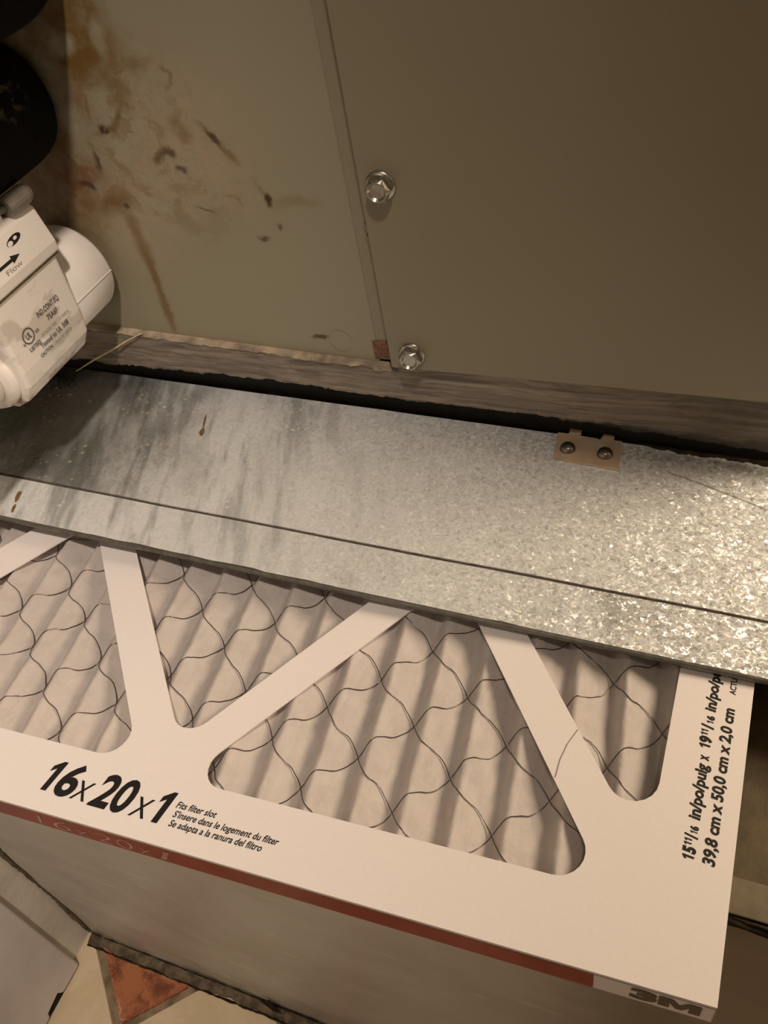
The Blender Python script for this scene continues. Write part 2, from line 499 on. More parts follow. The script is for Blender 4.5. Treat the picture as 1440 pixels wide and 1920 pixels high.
def bm_box(bm, x0, x1, y0, y1, z0, z1):
    bm_hexa(bm, [(x0, y0, z0), (x1, y0, z0), (x1, y1, z0), (x0, y1, z0)],
            [(x0, y0, z1), (x1, y0, z1), (x1, y1, z1), (x0, y1, z1)])

def box(name, x0, x1, y0, y1, z0, z1, mat, parent=None, **k):
    bm = bmesh.new()
    bm_box(bm, x0, x1, y0, y1, z0, z1)
    return from_bm(name, bm, mat, parent, **k)

def prism(name, ring0, ring1, mat, parent=None, **k):
    """loft between two polygons with equal counts, capped"""
    bm = bmesh.new()
    a = [bm.verts.new(p) for p in ring0]
    b = [bm.verts.new(p) for p in ring1]
    n = len(a)
    bm.faces.new(a[::-1])
    bm.faces.new(b)
    for i in range(n):
        j = (i + 1) % n
        bm.faces.new((a[i], a[j], b[j], b[i]))
    return from_bm(name, bm, mat, parent, **k)

def lathe(name, origin, axis, prof, mat, parent=None, n=32, smooth=True, phase=0.0, **k):
    """prof: list of (distance along axis, radius); radius 0 closes the end"""
    ax = Vector(axis).normalized()
    u = ax.orthogonal().normalized()
    w = ax.cross(u)
    o = Vector(origin)
    bm = bmesh.new()
    rings = []
    for d, r in prof:
        if r <= 1e-7:
            rings.append([bm.verts.new(o + ax * d)])
        else:
            rings.append([bm.verts.new(o + ax * d + (u * math.cos(phase + 2 * math.pi * i / n) + w * math.sin(phase + 2 * math.pi * i / n)) * r) for i in range(n)])
    for a, b in zip(rings[:-1], rings[1:]):
        for i in range(n):
            j = (i + 1) % n
            if len(a) == 1:
                bm.faces.new((a[0], b[j], b[i]))
            elif len(b) == 1:
                bm.faces.new((a[i], a[j], b[0]))
            else:
                bm.faces.new((a[i], a[j], b[j], b[i]))
    return from_bm(name, bm, mat, parent, smooth=smooth, **k)

def tube_data(pts, r, n=6):
    pts = [Vector(p) for p in pts]
    verts, faces = [], []
    ref = Vector((0.13, 0.21, 1)).normalized()
    for i, p in enumerate(pts):
        d = (pts[min(i + 1, len(pts) - 1)] - pts[max(i - 1, 0)]).normalized()
        a = d.cross(ref)
        if a.length < 1e-4:
            a = d.orthogonal()
        a.normalize()
        b = d.cross(a)
        rr = r[i] if isinstance(r, (list, tuple)) else r
        for k in range(n):
            t = 2 * math.pi * k / n
            verts.append(p + (a * math.cos(t) + b * math.sin(t)) * rr)
    for i in range(len(pts) - 1):
        for k in range(n):
            kk = (k + 1) % n
            faces.append((i * n + k, i * n + kk, (i + 1) * n + kk, (i + 1) * n + k))
    faces.append(tuple(range(n))[::-1])
    faces.append(tuple(range((len(pts) - 1) * n, len(pts) * n)))
    return verts, faces

def tube(name, pts, r, mat, parent=None, n=6, **k):
    v, f = tube_data(pts, r, n)
    k.setdefault('smooth', True)
    return from_py(name, v, f, mat, parent, **k)

def curve_to_mesh(cu):
    ob = bpy.data.objects.new('tmp', cu)
    COL.objects.link(ob)
    dg = bpy.context.evaluated_depsgraph_get()
    dg.update()
    me = bpy.data.meshes.new_from_object(ob.evaluated_get(dg))
    bpy.data.objects.remove(ob)
    bpy.data.curves.remove(cu)
    return me

def shape_mesh(outlines, depth):
    """flat shape with holes (2D outlines), thickness 2*depth"""
    cu = bpy.data.curves.new('tmp', 'CURVE')
    cu.dimensions = '2D'
    cu.fill_mode = 'BOTH'
    cu.extrude = depth
    for pl in outlines:
        s = cu.splines.new('POLY')
        s.points.add(len(pl) - 1)
        for q, p in zip(s.points, pl):
            q.co = (p[0], p[1], 0, 1)
        s.use_cyclic_u = True
    return curve_to_mesh(cu)

def text_mesh(body, size=1.0, shear=0.0, bold=0.0, depth=0.00005, align='LEFT', spacing=1.0):
    cu = bpy.data.curves.new('tmp', 'FONT')
    cu.body = body
    cu.size = 1.0
    cu.shear = shear
    cu.offset = bold
    cu.extrude = 0.0
    cu.align_x = align
    cu.space_character = spacing
    cu.resolution_u = 4
    me = curve_to_mesh(cu)
    return me

def map_mesh(me, fn):
    for v in me.vertices:
        v.co = fn(v.co.x, v.co.y, v.co.z)
    return me

def fit_text(name, body, fn, x0, y0, width, height, mat, parent, shear=0.0, bold=0.0, cap=0.70, lift=0.00012, label=None, spacing=1.0):
    """lay a line of print on a surface; fn(a, b, h) -> world; baseline starts at (x0, y0)"""
    me = text_mesh(body, shear=shear, bold=bold, spacing=spacing)
    xs = [v.co.x for v in me.vertices]
    a, b = min(xs), max(xs)
    sx = width / (b - a)
    sy = height / cap
    map_mesh(me, lambda x, y, z: fn(x0 + (x - a) * sx, y0 + y * sy, lift))
    return link_mesh(name, me, mat, parent, label=label)

def fit_one(name, fn, x0, y0, width, height, mat, parent, shear=0.16, lift=0.00012):
    """a bold figure one with a flag, laid like fit_text"""
    g = [(0.46, 0), (1.0, 0), (1.0, 1), (0.66, 1), (0.0, 0.80), (0.0, 0.60), (0.46, 0.735)]
    me = shape_mesh([g], 0.0)
    map_mesh(me, lambda x, y, z: fn(x0 + x * width * 0.72 + y * height * shear, y0 + y * height, lift))
    return link_mesh(name, me, mat, parent)

def fillet(poly, r, seg=8):
    """round the corners of a closed polygon; r is one radius or one for each corner"""
    out = []
    n = len(poly)
    for i in range(n):
        p0, p1, p2 = Vector(poly[i - 1]), Vector(poly[i]), Vector(poly[(i + 1) % n])
        rr = r[i] if isinstance(r, (list, tuple)) else r
        d0, d2 = (p0 - p1), (p2 - p1)
        l0, l2 = d0.length, d2.length
        d0.normalize()
        d2.normalize()
        ang = d0.angle(d2)
        if rr <= 0 or ang > 3.1:
            out.append(tuple(p1))
            continue
        t = min(rr / math.tan(ang / 2), l0 * 0.49, l2 * 0.49)
        rr = t * math.tan(ang / 2)
        c = p1 + (d0 + d2).normalized() * (rr / math.sin(ang / 2))
        a, b = p1 + d0 * t - c, p1 + d2 * t - c
        a0 = math.atan2(a.y, a.x)
        da = math.atan2(b.y, b.x) - a0
        da = (da + math.pi) % (2 * math.pi) - math.pi
        for k in range(seg + 1):
            q = a0 + da * k / seg
            out.append((c.x + rr * math.cos(q), c.y + rr * math.sin(q)))
    return out

def fbm(x, y, z, oct=4):
    return noise.fractal(Vector((x, y, z)), 0.6, 2.0, oct)

# ------------------------------------------------------------------ the room
XL, XR, YF, YB, HT = -0.55, 1.05, -1.30, 1.05, 2.35
floor = box('floor', XL - 0.1, XR + 0.1, YF - 0.1, YB + 0.1, -0.04, -0.0025, M['grout'])
tag(floor, 'brown grouted floor under diagonal marble tiles', kind='structure')
# tiles on the diagonal, alternating cream and red marble
TS = 0.152
tip = Vector((-0.4655, 0.0720, 0))
ua = Vector((math.cos(math.radians(46)), math.sin(math.radians(46)), 0))
ub = Vector((-math.sin(math.radians(46)), math.cos(math.radians(46)), 0))
tile_me = {}
for key in ('tile_red', 'tile_cream'):
    bm = bmesh.new()
    h, g = TS / 2, 0.0032
    bm_hexa(bm, [(-h + g, -h + g, -0.004), (h - g, -h + g, -0.004), (h - g, h - g, -0.004), (-h + g, h - g, -0.004)],
            [(-h + g + .001, -h + g + .001, 0), (h - g - .001, -h + g + .001, 0), (h - g - .001, h - g - .001, 0), (-h + g + .001, h - g - .001, 0)])
    me = bpy.data.meshes.new(key)
    bm.to_mesh(me)
    bm.free()
    me.materials.append(M[key])
    tile_me[key] = me
for i in range(-9, 10):
    for j in range(-9, 10):
        c = tip + ua * ((i + 0.5) * TS) + ub * ((j + 0.5) * TS)
        if not (XL + 0.11 * 0 + 0.085 < c.x < 0.75 and -0.75 < c.y < 0.42):
            if not (abs(c.x - XL) < 0.085 and -0.3 < c.y < 0.2):
                continue
        o = bpy.data.objects.new('floor_tile', tile_me['tile_red' if (i + j) % 2 == 0 else 'tile_cream'])
        o.location = (c.x, c.y, random.uniform(-0.0006, 0.0))
        o.rotation_euler = (0, 0, math.radians(46))
        COL.objects.link(o)
        o.parent = floor

def wall_grid(name, p0, du, dv, nu, nv, nrm, amp, mat, scale=20):
    verts, faces = [], []
    p0, du, dv, nrm = Vector(p0), Vector(du), Vector(dv), Vector(nrm)
    for j in range(nv + 1):
        for i in range(nu + 1):
            p = p0 + du * (i / nu) + dv * (j / nv)
            verts.append(p + nrm * (fbm(p.x * scale, p.y * scale, p.z * scale) * amp))
    for j in range(nv):
        for i in range(nu):
            a = j * (nu + 1) + i
            faces.append((a, a + 1, a + nu + 2, a + nu + 1))
    return from_py(name, verts, faces, mat, None, smooth=True)

wl = wall_grid('wall_left', (XL, YF, 0), (0, YB - YF, 0), (0, 0, HT), 160, 120, (1, 0, 0), 0.0007, M['wall'], 45)
tag(wl, 'painted wall left of the furnace', kind='structure')
for nm, b in (('wall_back', (XL - .05, XR + .05, YB, YB + .05, 0, HT)), ('wall_right', (XR, XR + .05, YF, YB, 0, HT)),
              ('wall_front', (XL - .05, XR + .05, YF - .05, YF, 0, HT)), ('ceiling', (XL - .05, XR + .05, YF - .05, YB + .05, HT, HT + .05))):
    o = box(nm, *b, M['ceiling'])
    tag(o, kind='structure')
# door casing standing proud of the left wall, its foot notched
cas = fillet([(-0.02, 0.003), (0.060, 0.003), (0.061, 0.010), (0.079, 0.013), (0.082, 0.004), (0.112, 0.003), (0.1125, 2.05), (-0.02, 2.05)], 0.0)
o = prism('trim_1', [(XL - 0.002, y, z) for y, z in cas], [(XL + 0.011, y, z) for y, z in cas], M['casing'], None, bevel=0.003, seg=3)
tag(o, 'white door casing on the left wall', kind='structure')
box('notch_shade', XL - 0.001, XL + 0.0085, 0.0585, 0.0835, 0.0005, 0.0145, M['dirt'], o)  # dark block put in for the shade inside the notch

# ------------------------------------------------------------------ furnace
FX0, FX1 = -0.535, 0.056
furn = thing('furnace', (-0.20, 0.65, Z0 + 0.06), 'olive grey sheet metal furnace cabinet stained with rust at left', 'furnace')
box('cabinet_body', FX0, FX1, 0.3945, 0.93, Z0 + 0.062, 1.75, M['panel'], furn)
# fixed left panel; its foot runs slightly downhill to the right
def left_foot(x):
    return Z0 + 0.0503 + (-0.194 - x) * 0.044
prism('side_panel', [(FX0, 0.3900, left_foot(FX0)), (-0.1965, 0.3900, left_foot(-0.1965)), (-0.2015, 0.3900, 1.75), (FX0, 0.3900, 1.75)],
      [(FX0, 0.3942, left_foot(FX0)), (-0.1965, 0.3942, left_foot(-0.1965)), (-0.2015, 0.3942, 1.75), (FX0, 0.3942, 1.75)],
      M['panel_left'], furn, bevel=0.0008, label='left panel stained with brown rust runs and mineral film')
prism('seam_channel', [(-0.203, 0.3905, Z0 + 0.066), (-0.180, 0.3905, Z0 + 0.066), (-0.180, 0.3905, 1.75), (-0.203, 0.3905, 1.75)],
      [(-0.203, 0.3946, Z0 + 0.066), (-0.180, 0.3946, Z0 + 0.066), (-0.180, 0.3946, 1.75), (-0.203, 0.3946, 1.75)], M['channel'], furn)
box('rust_patch', -0.1990, -0.184, 0.3893, 0.3946, Z0 + 0.0535, Z0 + 0.0662, M['rust'], furn, label='rusty bare square at the foot of the seam')
# small lumps of dried sealant on the seam
for (x, z, s) in ((-0.1895, Z0 + 0.140, 0.0026), (-0.1893, Z0 + 0.133, 0.0030), (-0.1890, Z0 + 0.1275, 0.0020)):
    bm = bmesh.new()
    bmesh.ops.create_icosphere(bm, subdivisions=2, radius=s)
    for v in bm.verts:
        v.co *= 1 + 0.35 * fbm(v.co.x * 600, v.co.y * 600, z * 50)
        v.co = Vector((x + v.co.x * 0.8, 0.3903 + v.co.y * 0.35, z + v.co.z))
    from_bm('sealant_blob', bm, M['channel'], furn, smooth=True)

me = shape_mesh([[(-0.2205 + 0.0078 * math.cos(k * .1745), Z0 + 0.0640 + 0.0078 * math.sin(k * .1745)) for k in range(36)],
                 [(-0.2205 + 0.0075 * math.cos(k * .1745), Z0 + 0.0640 + 0.0075 * math.sin(k * .1745)) for k in range(36)]], 0.0)
link_mesh('ring_mark', map_mesh(me, lambda x, y, z: Vector((x, 0.38985, y))), M['channel'], furn)

# access panel: a shallow pan with folded edges, overlapping the seam
PZ0, PZ1, PX0, PX1, PY = Z0 + 0.0552, 1.70, -0.1846, 0.054, 0.3800
bm = bmesh.new()
t = 0.0011
zr = 0.0012
bm_hexa(bm, [(PX0, PY, PZ0), (PX1, PY, PZ0 + zr), (PX1, PY + t, PZ0 + zr), (PX0, PY + t, PZ0)], [(PX0 - .003, PY, PZ1), (PX1, PY, PZ1), (PX1, PY + t, PZ1), (PX0 - .003, PY + t, PZ1)])
acc = from_bm('access_panel', bm, M['panel'], furn, bevel=0.0005)
prism('panel_flange', [(PX0, PY + t, PZ0), (PX1, PY + t, PZ0 + zr), (PX1, PY + t, PZ0 + zr + t), (PX0, PY + t, PZ0 + t)],
      [(PX0, PY + 0.0118, PZ0), (PX1, PY + 0.0118, PZ0 + zr), (PX1, PY + 0.0118, PZ0 + zr + t), (PX0, PY + 0.0118, PZ0 + t)], M['panel'], acc)
prism('panel_flange', [(PX0, PY + t, PZ0), (PX0 - .003, PY + t, PZ1), (PX0 - .003 + t, PY + t, PZ1), (PX0 + t, PY + t, PZ0)],
      [(PX0, PY + 0.0118, PZ0), (PX0 - .003, PY + 0.0118, PZ1), (PX0 - .003 + t, PY + 0.0118, PZ1), (PX0 + t, PY + 0.0118, PZ0)], M['panel'], acc)

def hex_bolt(x, z, rot, tilt):
    ax = Vector((tilt[0], -1, tilt[1])).normalized()
    o = Vector((x, PY, z))
    b = lathe('hex_bolt', o, ax, [(-0.004, 0.003), (0.0, 0.0080), (0.0008, 0.0081), (0.0017, 0.0073), (0.0018, 0.0)], M['zinc'], acc, n=32, smooth=True)
    # hexagonal head: chamfered, with a dished top
    bm = bmesh.new()
    u = ax.orthogonal().normalized()
    w = ax.cross(u)
    def ring(d, r, n, ph=0.0):
        return [bm.verts.new(o + ax * d + (u * math.cos(ph + rot + 2 * math.pi * i / n) + w * math.sin(ph + rot + 2 * math.pi * i / n)) * r) for i in range(n)]
    R = 0.0071
    a, c = ring(0.0012, R, 6), ring(0.0062, R, 6)
    d = ring(0.0078, 0.0053, 24)
    e = ring(0.0078, 0.0048, 24)
    f = ring(0.0066, 0.0037, 24)
    g = bm.verts.new(o + ax * 0.0065)
    for i in range(6):
        bm.faces.new((a[i], a[(i + 1) % 6], c[(i + 1) % 6], c[i]))
        for k in range(4):
            q = i * 4 + k
            if k < 2:
                bm.faces.new((c[i], d[(q + 1) % 24], d[q]))
            else:
                bm.faces.new((c[(i + 1) % 6], d[(q + 1) % 24], d[q]))
        bm.faces.new((c[i], c[(i + 1) % 6], d[i * 4 + 2]))
    for i in range(24):
        j = (i + 1) % 24
        bm.faces.new((d[i], d[j], e[j], e[i]))
        bm.faces.new((e[i], e[j], f[j], f[i]))
        bm.faces.new((f[i], f[j], g))
    from_bm('bolt_head', bm, M['zinc'], b)
    return b
hex_bolt(-0.1728, Z0 + 0.1688, 0.25, (0.05, -0.03))
hex_bolt(-0.1700, Z0 + 0.0660, 0.1, (0.08, 0.02))

# mastic-brushed base strip below the panels, with a ragged lower lip
verts, faces = [], []
nx, nz = 420, 16
def strip_bottom(x):
    pts = [(-0.54, 0.0300), (-0.40, 0.0288), (-0.28, 0.0300), (-0.19, 0.0252), (-0.10, 0.0245), (0.03, 0.0172), (0.14, 0.0140)]
    for (a, za), (b, zb) in zip(pts[:-1], pts[1:]):
        if x <= b:
            q = (x - a) / (b - a)
            return za + (zb - za) * q
    return pts[-1][1]
for i in range(nx + 1):
    x = FX0 + (FX1 - FX0) * i / nx
    zt = min(left_foot(x) - Z0 - 0.0012, 0.0588) if x < -0.186 else 0.0585
    zb = strip_bottom(x) + fbm(x * 55, 3, 1) * 0.0016 + fbm(x * 260, 5, 2) * 0.0006
    for j in range(nz + 1):
        q = j / nz
        z = zb + (zt - zb) * q
        y = 0.3855 + 0.0008 * fbm(x * 12, z * 260, 0) + 0.0005 * fbm(x * 60, z * 500, 4)
        if j == 0:
            y += 0.0012
        verts.append((x, y, Z0 + z))
for i in range(nx):
    for j in range(nz):
        a = i * (nz + 1) + j
        faces.append((a, a + nz + 1, a + nz + 2, a + 1))
nb = len(verts)
for i in range(nx + 1):          # back edge of the strip (thickness)
    x = FX0 + (FX1 - FX0) * i / nx
    verts.append((x, 0.3900, verts[i * (nz + 1)][2] + 0.0004))
for i in range(nx):
    faces.append((i * (nz + 1), nb + i, nb + i + 1, (i + 1) * (nz + 1)))
base = from_py('mastic_strip', verts, faces, M['mastic'], furn, smooth=True, label='grey mastic brushed along the cabinet base')
# pale ledge on top of the strip, left of the access panel
verts, faces = [], []
n = 160
for i in range(n + 1):
    x = FX0 + (-0.183 - FX0) * i / n
    z = min(left_foot(x), Z0 + 0.0604)
    w = 0.0016 * fbm(x * 50, 1, 1) + 0.0008 * fbm(x * 170, 2, 1)
    verts += [(x, 0.3846 + w * 0.3, z - 0.0014 + w * 0.9), (x, 0.3852 + w * .3, z - 0.0002), (x, 0.3912, z + 0.0006)]
for i in range(n):
    for j in range(2):
        a = i * 3 + j
        faces.append((a, a + 3, a + 4, a + 1))
from_py('strip_ledge', verts, faces, M['mastic_edge'], furn, smooth=True, label='pale mastic ledge under the left panel')
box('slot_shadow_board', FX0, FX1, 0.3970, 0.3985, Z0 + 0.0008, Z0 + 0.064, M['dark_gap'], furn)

# ------------------------------------------------------------------ return-air plenum
YP = 0.1467
plen = thing('return_plenum', (-0.20, 0.55, 0.0), 'painted sheet metal return plenum box under the air filter', 'duct box')
verts, faces = [], []
nu, nv = 90, 70
PXA, PXB = -0.5440, 0.150
for j in range(nv + 1):
    for i in range(nu + 1):
        x = PXA + (PXB - PXA) * i / nu
        z = 0.001 + (Z0 - 0.0215) * j / nv
        y = YP - 0.0025 + 0.0025 * (z / Z0) + 0.0012 * fbm(x * 7, z * 7, 2)
        verts.append((x, y, z))
for j in range(nv):
    for i in range(nu):
        a = j * (nu + 1) + i
        faces.append((a, a + 1, a + nu + 2, a + nu + 1))
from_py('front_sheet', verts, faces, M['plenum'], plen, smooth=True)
ZF = Z0 - 0.0195
box('front_flange', PXA, PXB, YP + 0.0006, YP + 0.016, ZF - 0.0010, ZF, M['flange'], plen, bevel=0.0004)
box('inner_shelf', PXA, PXB, YP + 0.014, 0.93, ZF - 0.0160, ZF - 0.0145, M['shelf'], plen)
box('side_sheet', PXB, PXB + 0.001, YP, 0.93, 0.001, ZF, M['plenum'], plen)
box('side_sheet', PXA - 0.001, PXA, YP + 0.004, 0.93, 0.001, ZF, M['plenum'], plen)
# stain ridge of old tar along the flange edge, right of the filter
pts, rad = [], []
for i in range(26):
    x = 0.0345 + i * 0.0040
    pts.append((x, YP - 0.0016, ZF - 0.0030 - 0.0022 * math.sin(i * 0.25) + 0.0008 * fbm(x * 90, 0, 0)))
    rad.append(0.0016 + 0.0008 * fbm(x * 130, 2, 0))
tube('tar_bead', pts, rad, M['dirt'], plen, 6, label='black tar bead along the flange edge')
# ragged caulk along the floor and up the wall corner
def ragged_strip(name, pts, w0, w1, nrm, side, mat, parent, thick=0.002, sc=60, amp=0.4):
    verts, faces = [], []
    nrm, side = Vector(nrm), Vector(side)
    n = len(pts)
    for i, p in enumerate(pts):
        p = Vector(p)
        a = w0 * (1 + amp * fbm(p.x * sc, p.y * sc + 3, p.z * sc))
        b = w1 * (1 + amp * fbm(p.x * sc + 9, p.y * sc, p.z * sc + 5))
        h = thick * (1 + 0.5 * fbm(p.x * sc * 2, p.y * sc, p.z * sc * 2))
        verts += [p - side * a, p - side * a * 0.5 + nrm * h, p + side * b * 0.5 + nrm * h * 0.9, p + side * b]
    for i in range(n - 1):
        for j in range(3):
            a = i * 4 + j
            faces.append((a, a + 4, a + 5, a + 1))
    return from_py(name, verts, faces, mat, parent, smooth=True)
ragged_strip('floor_caulk', [(PXA + (PXB - PXA) * i / 150, YP - 0.0075, 0.0008) for i in range(151)], 0.0075, 0.0075, (0, -0.45, 1), (0, 1, 0.35), M['caulk'], plen, 0.0035, 45, 0.5)
ragged_strip('floor_dirt_line', [(PXA + (PXB - PXA) * i / 220, YP - 0.0150, 0.0010) for i in range(221)], 0.0011, 0.0011, (0, 0, 1), (0, 1, 0), M['dirt'], plen, 0.0004, 90, 0.9)
ragged_strip('floor_dirt_line', [(PXA + (PXB - PXA) * i / 220, YP - 0.0040, 0.0050) for i in range(221)], 0.0022, 0.0018, (0, -1, 0.2), (0, 0.1, 1), M['dirt'], plen, 0.0007, 110, 0.9)
ragged_strip('corner_caulk', [(XL + 0.0045, YP - 0.0035 - 0.001 * math.sin(i * .13), 0.006 + i * 0.0033) for i in range(165)], 0.0018, 0.0018, (0.5, -0.5, 0), (0.6, 0.6, 0), M['caulk'], plen, 0.0008, 70, 0.8)
# torn sliver at the caulk
from_py('caulk_sliver', [(-0.322, YP - 0.006, 0.024), (-0.330, YP - 0.008, 0.020), (-0.318, YP - 0.0095, 0.003), (-0.308, YP - 0.0095, 0.004), (-0.320, YP - 0.0045, 0.022)],
        [(0, 1, 2, 3), (0, 3, 4), (0, 4, 1), (1, 4, 3, 2)], M['dirt'], plen)

# ------------------------------------------------------------------ air filter
FR = Vector((0.0323, 0.1051, 0))
FU = Vector((-0.9993, -0.0375, 0))
FV = Vector((0.0192, 0.9998, 0))
FL, FD, FT = 0.500, 0.398, 0.0190
def fuv(u, v, h=0.0):
    p = FR + FU * u + FV * v
    return Vector((p.x, p.y, Z0 + h))
filt = thing('air_filter', (fuv(0.25, 0.2).x, fuv(0.25, 0.2).y, Z0 - FT), 'white cardboard framed pleated air filter half slid into the slot', 'air filter')

r = 0.0110
holes = [
    fillet([(0.2403, 0.0318), (0.0448, 0.0318), (0.1535, 0.1760)], [r, r, 0.004]),                        # wide triangle
    fillet([(0.2523, 0.0490), (0.1763, 0.1800), (0.3656, 0.1800)], [r, 0.004, 0.004]),                    # middle V
    fillet([(0.0327, 0.0490), (0.0327, 0.1800), (0.1320, 0.1800)], [r, 0.004, 0.004]),                    # right V
    fillet([(0.2665, 0.0340), (0.3890, 0.1770), (0.4675, 0.0490), (0.4675, 0.0340)], [r, 0.004, 0.004, 0.006]),
    fillet([(0.4675, 0.0990), (0.4175, 0.1780), (0.4675, 0.1780)], [r * .6, 0.004, 0.004]),
]
outl = [[(0, 0), (FL, 0), (FL, FD), (0, FD)]] + holes
outl += [[(u, FD - v) for u, v in h] for h in holes]
me = shape_mesh(outl, 0.0004)
map_mesh(me, lambda x, y, z: fuv(x, y, -0.0004 + z))
frame = link_mesh('cardboard_frame', me, M['board'], filt)
me = shape_mesh(outl, 0.0004)
map_mesh(me, lambda x, y, z: fuv(x, y, -FT + 0.0004 + z))
link_mesh('bottom_face', me, M['board'], frame)
def fbox(name, u0, u1, v0, v1, h0, h1, mat, parent, **k):
    return prism(name, [fuv(u0, v0, h0), fuv(u1, v0, h0), fuv(u1, v1, h0), fuv(u0, v1, h0)], [fuv(u0, v0, h1), fuv(u1, v0, h1), fuv(u1, v1, h1), fuv(u0, v1, h1)], mat, parent, **k)
for (u0, u1, v0, v1) in ((0, FL, 0.0, 0.0008), (0, FL, FD - 0.0008, FD), (0, 0.0008, 0, FD), (FL - 0.0008, FL, 0, FD)):
    fbox('side_wall', u0, u1, v0, v1, -FT + 0.0007, -0.0007, M['board'], frame)
# raw board seam just below the top fold, then the red band
fbox('board_seam', 0.0, FL, -0.0001, 0.0005, -0.0026, -0.0021, M['gum'], frame)
fbox('red_band', 0.0435, FL, -0.00015, 0.0005, -FT + 0.0004, -0.0027, M['red'], frame, label='red printed band on the front edge')

# pleated media
PP, S0, SK = 0.0228, 0.1365, 0.12
def pleat(u, v):
    s = (u - SK * v - S0) / PP
    k = math.floor(s)
    c = 0.0                                            # 0 in the valley, 1 on the crest; the flank facing right is the long one
    for d in (-0.085, -0.045, 0.0, 0.045, 0.085):
        q = (s + d) % 1.0
        c += (q / 0.77 if q < 0.77 else (1 - q) / 0.23) / 5
    amp = 0.0088 + 0.0012 * fbm(k * 1.7, v * 9, 0.3)
    return -0.0115 + amp * c + 0.0010 * fbm(u * 60, v * 45, 0.0)
nu, nv = 760, 110
U0, U1, V0, V1 = 0.022, 0.478, 0.022, FD - 0.022
verts, faces = [], []
for j in range(nv + 1):
    v = V0 + (V1 - V0) * j / nv
    for i in range(nu + 1):
        u = U0 + (U1 - U0) * i / nu
        verts.append(fuv(u, v, pleat(u, v)))
for j in range(nv):
    for i in range(nu):
        a = j * (nu + 1) + i
        faces.append((a, a + nu + 1, a + nu + 2, a + 1))
from_py('pleated_media', verts, faces, M['media'], filt, smooth=True)

# bonded wire lattice draped over the pleats, each strand its own piece
VN, VPER = 0.0440, 0.0440
mesh_root = None
def strand(nn, sgn):
    runs, cur = [], []
    t = -7.0
    while t <= 17.0:
        v = VN + (nn + sgn * 0.5 * t) * VPER + sgn * 0.0022 * math.sin(2 * math.pi * t)
        v += 0.0016 * fbm(t * 0.9, nn * 3.1, sgn)
        u = S0 + t * PP + SK * v
        if 0.024 < u < 0.476 and 0.026 < v < 0.205:
            z = 0.0
            for du in (-0.0016, 0, 0.0016):
                z = min(0, max(z, -1)) + pleat(u + du, v) / 3
            z = 0.86 * z + 0.14 * (-0.0045)
            cur.append(fuv(u, v, max(z, pleat(u, v)) + 0.0004))
        elif cur:
            runs.append(cur)
            cur = []
        t += 0.06
    if cur:
        runs.append(cur)
    for rn in runs:
        if len(rn) > 4:
            tube('wire_strand', rn, 0.00025, M['wire'], filt, 5)
for nn in range(-9, 9):
    strand(nn, 1)
    strand(nn, -1)

# print on the top face: text runs leftwards in u as seen from the front, so a = -u
def top_print(a, b, h):
    return fuv(-a, b, h)
fit_one('size_print', top_print, -0.3098, 0.0098, 0.0082, 0.0158, M['ink'], frame)
fit_text('size_print', '6', top_print, -0.3005, 0.0097, 0.0110, 0.0160, M['ink'], frame, shear=0.16, bold=0.03)
fit_text('size_print', 'x', top_print, -0.2902, 0.0092, 0.0095, 0.0160, M['ink'], frame, shear=0.15, bold=-0.012, cap=0.70)
fit_text('size_print', '20', top_print, -0.2795, 0.0094, 0.0215, 0.0160, M['ink'], frame, shear=0.16, bold=0.03)
fit_text('size_print', 'x', top_print, -0.2570, 0.0090, 0.0095, 0.0160, M['ink'], frame, shear=0.15, bold=-0.012, cap=0.70)
fit_one('size_print', top_print, -0.2470, 0.0091, 0.0082, 0.0158, M['ink'], frame)
fit_text('fit_note', 'Fits filter slot', top_print, -0.2364, 0.0183, 0.0208, 0.0031, M['ink'], frame, shear=0.2, bold=0.018)
fit_text('fit_note', "S'insere dans le logement du filter", top_print, -0.2356, 0.0139, 0.0535, 0.0031, M['ink'], frame, shear=0.2, bold=0.018)
fit_text('fit_note', 'Se adapta a la ranura del filtro', top_print, -0.2352, 0.0095, 0.0470, 0.0031, M['ink'], frame, shear=0.2, bold=0.018)
# print along the right edge reads away from the viewer: a = v, b = -(-u)
def edge_print(a, b, h):
    return fuv(b, a, h)
for (txt, a, w, hgt, up) in (
    ('1', 0.05121, 0.00248, 0.0046, 0.0000),
    ('5', 0.05391, 0.00319, 0.0046, 0.0000),
    ('11', 0.05733, 0.00322, 0.0030, 0.0017),
    ('/', 0.06032, 0.00232, 0.0046, 0.0000),
    ('1', 0.06264, 0.00117, 0.0030, 0.0000),
    ('6', 0.06405, 0.00188, 0.0030, 0.0000),
    ('in/po/pulg', 0.06878, 0.02643, 0.0046, 0.0000),
    ('x', 0.09651, 0.00290, 0.0046, 0.0000),
    ('1', 0.10260, 0.00268, 0.0046, 0.0000),
    ('9', 0.10555, 0.00326, 0.0046, 0.0000),
    ('11', 0.10908, 0.00329, 0.0030, 0.0017),
    ('/', 0.11237, 0.00277, 0.0046, 0.0000),
    ('1', 0.11542, 0.00140, 0.0030, 0.0000),
    ('6', 0.11710, 0.00225, 0.0030, 0.0000),
    ('in/po/pulg', 0.12162, 0.02759, 0.0046, 0.0000),):
    if txt.strip('1') == '':
        for q in range(len(txt)):
            fit_one('dimension_print', edge_print, a + q * w / len(txt), 0.0148 + up, w / len(txt) * 0.95, hgt, M['ink'], frame, 0.15)
    else:
        fit_text('dimension_print', txt, edge_print, a, 0.0148 + up, w, hgt, M['ink'], frame, shear=0.18, bold=0.06 if len(txt) == 1 and txt != 'x' else 0.035)
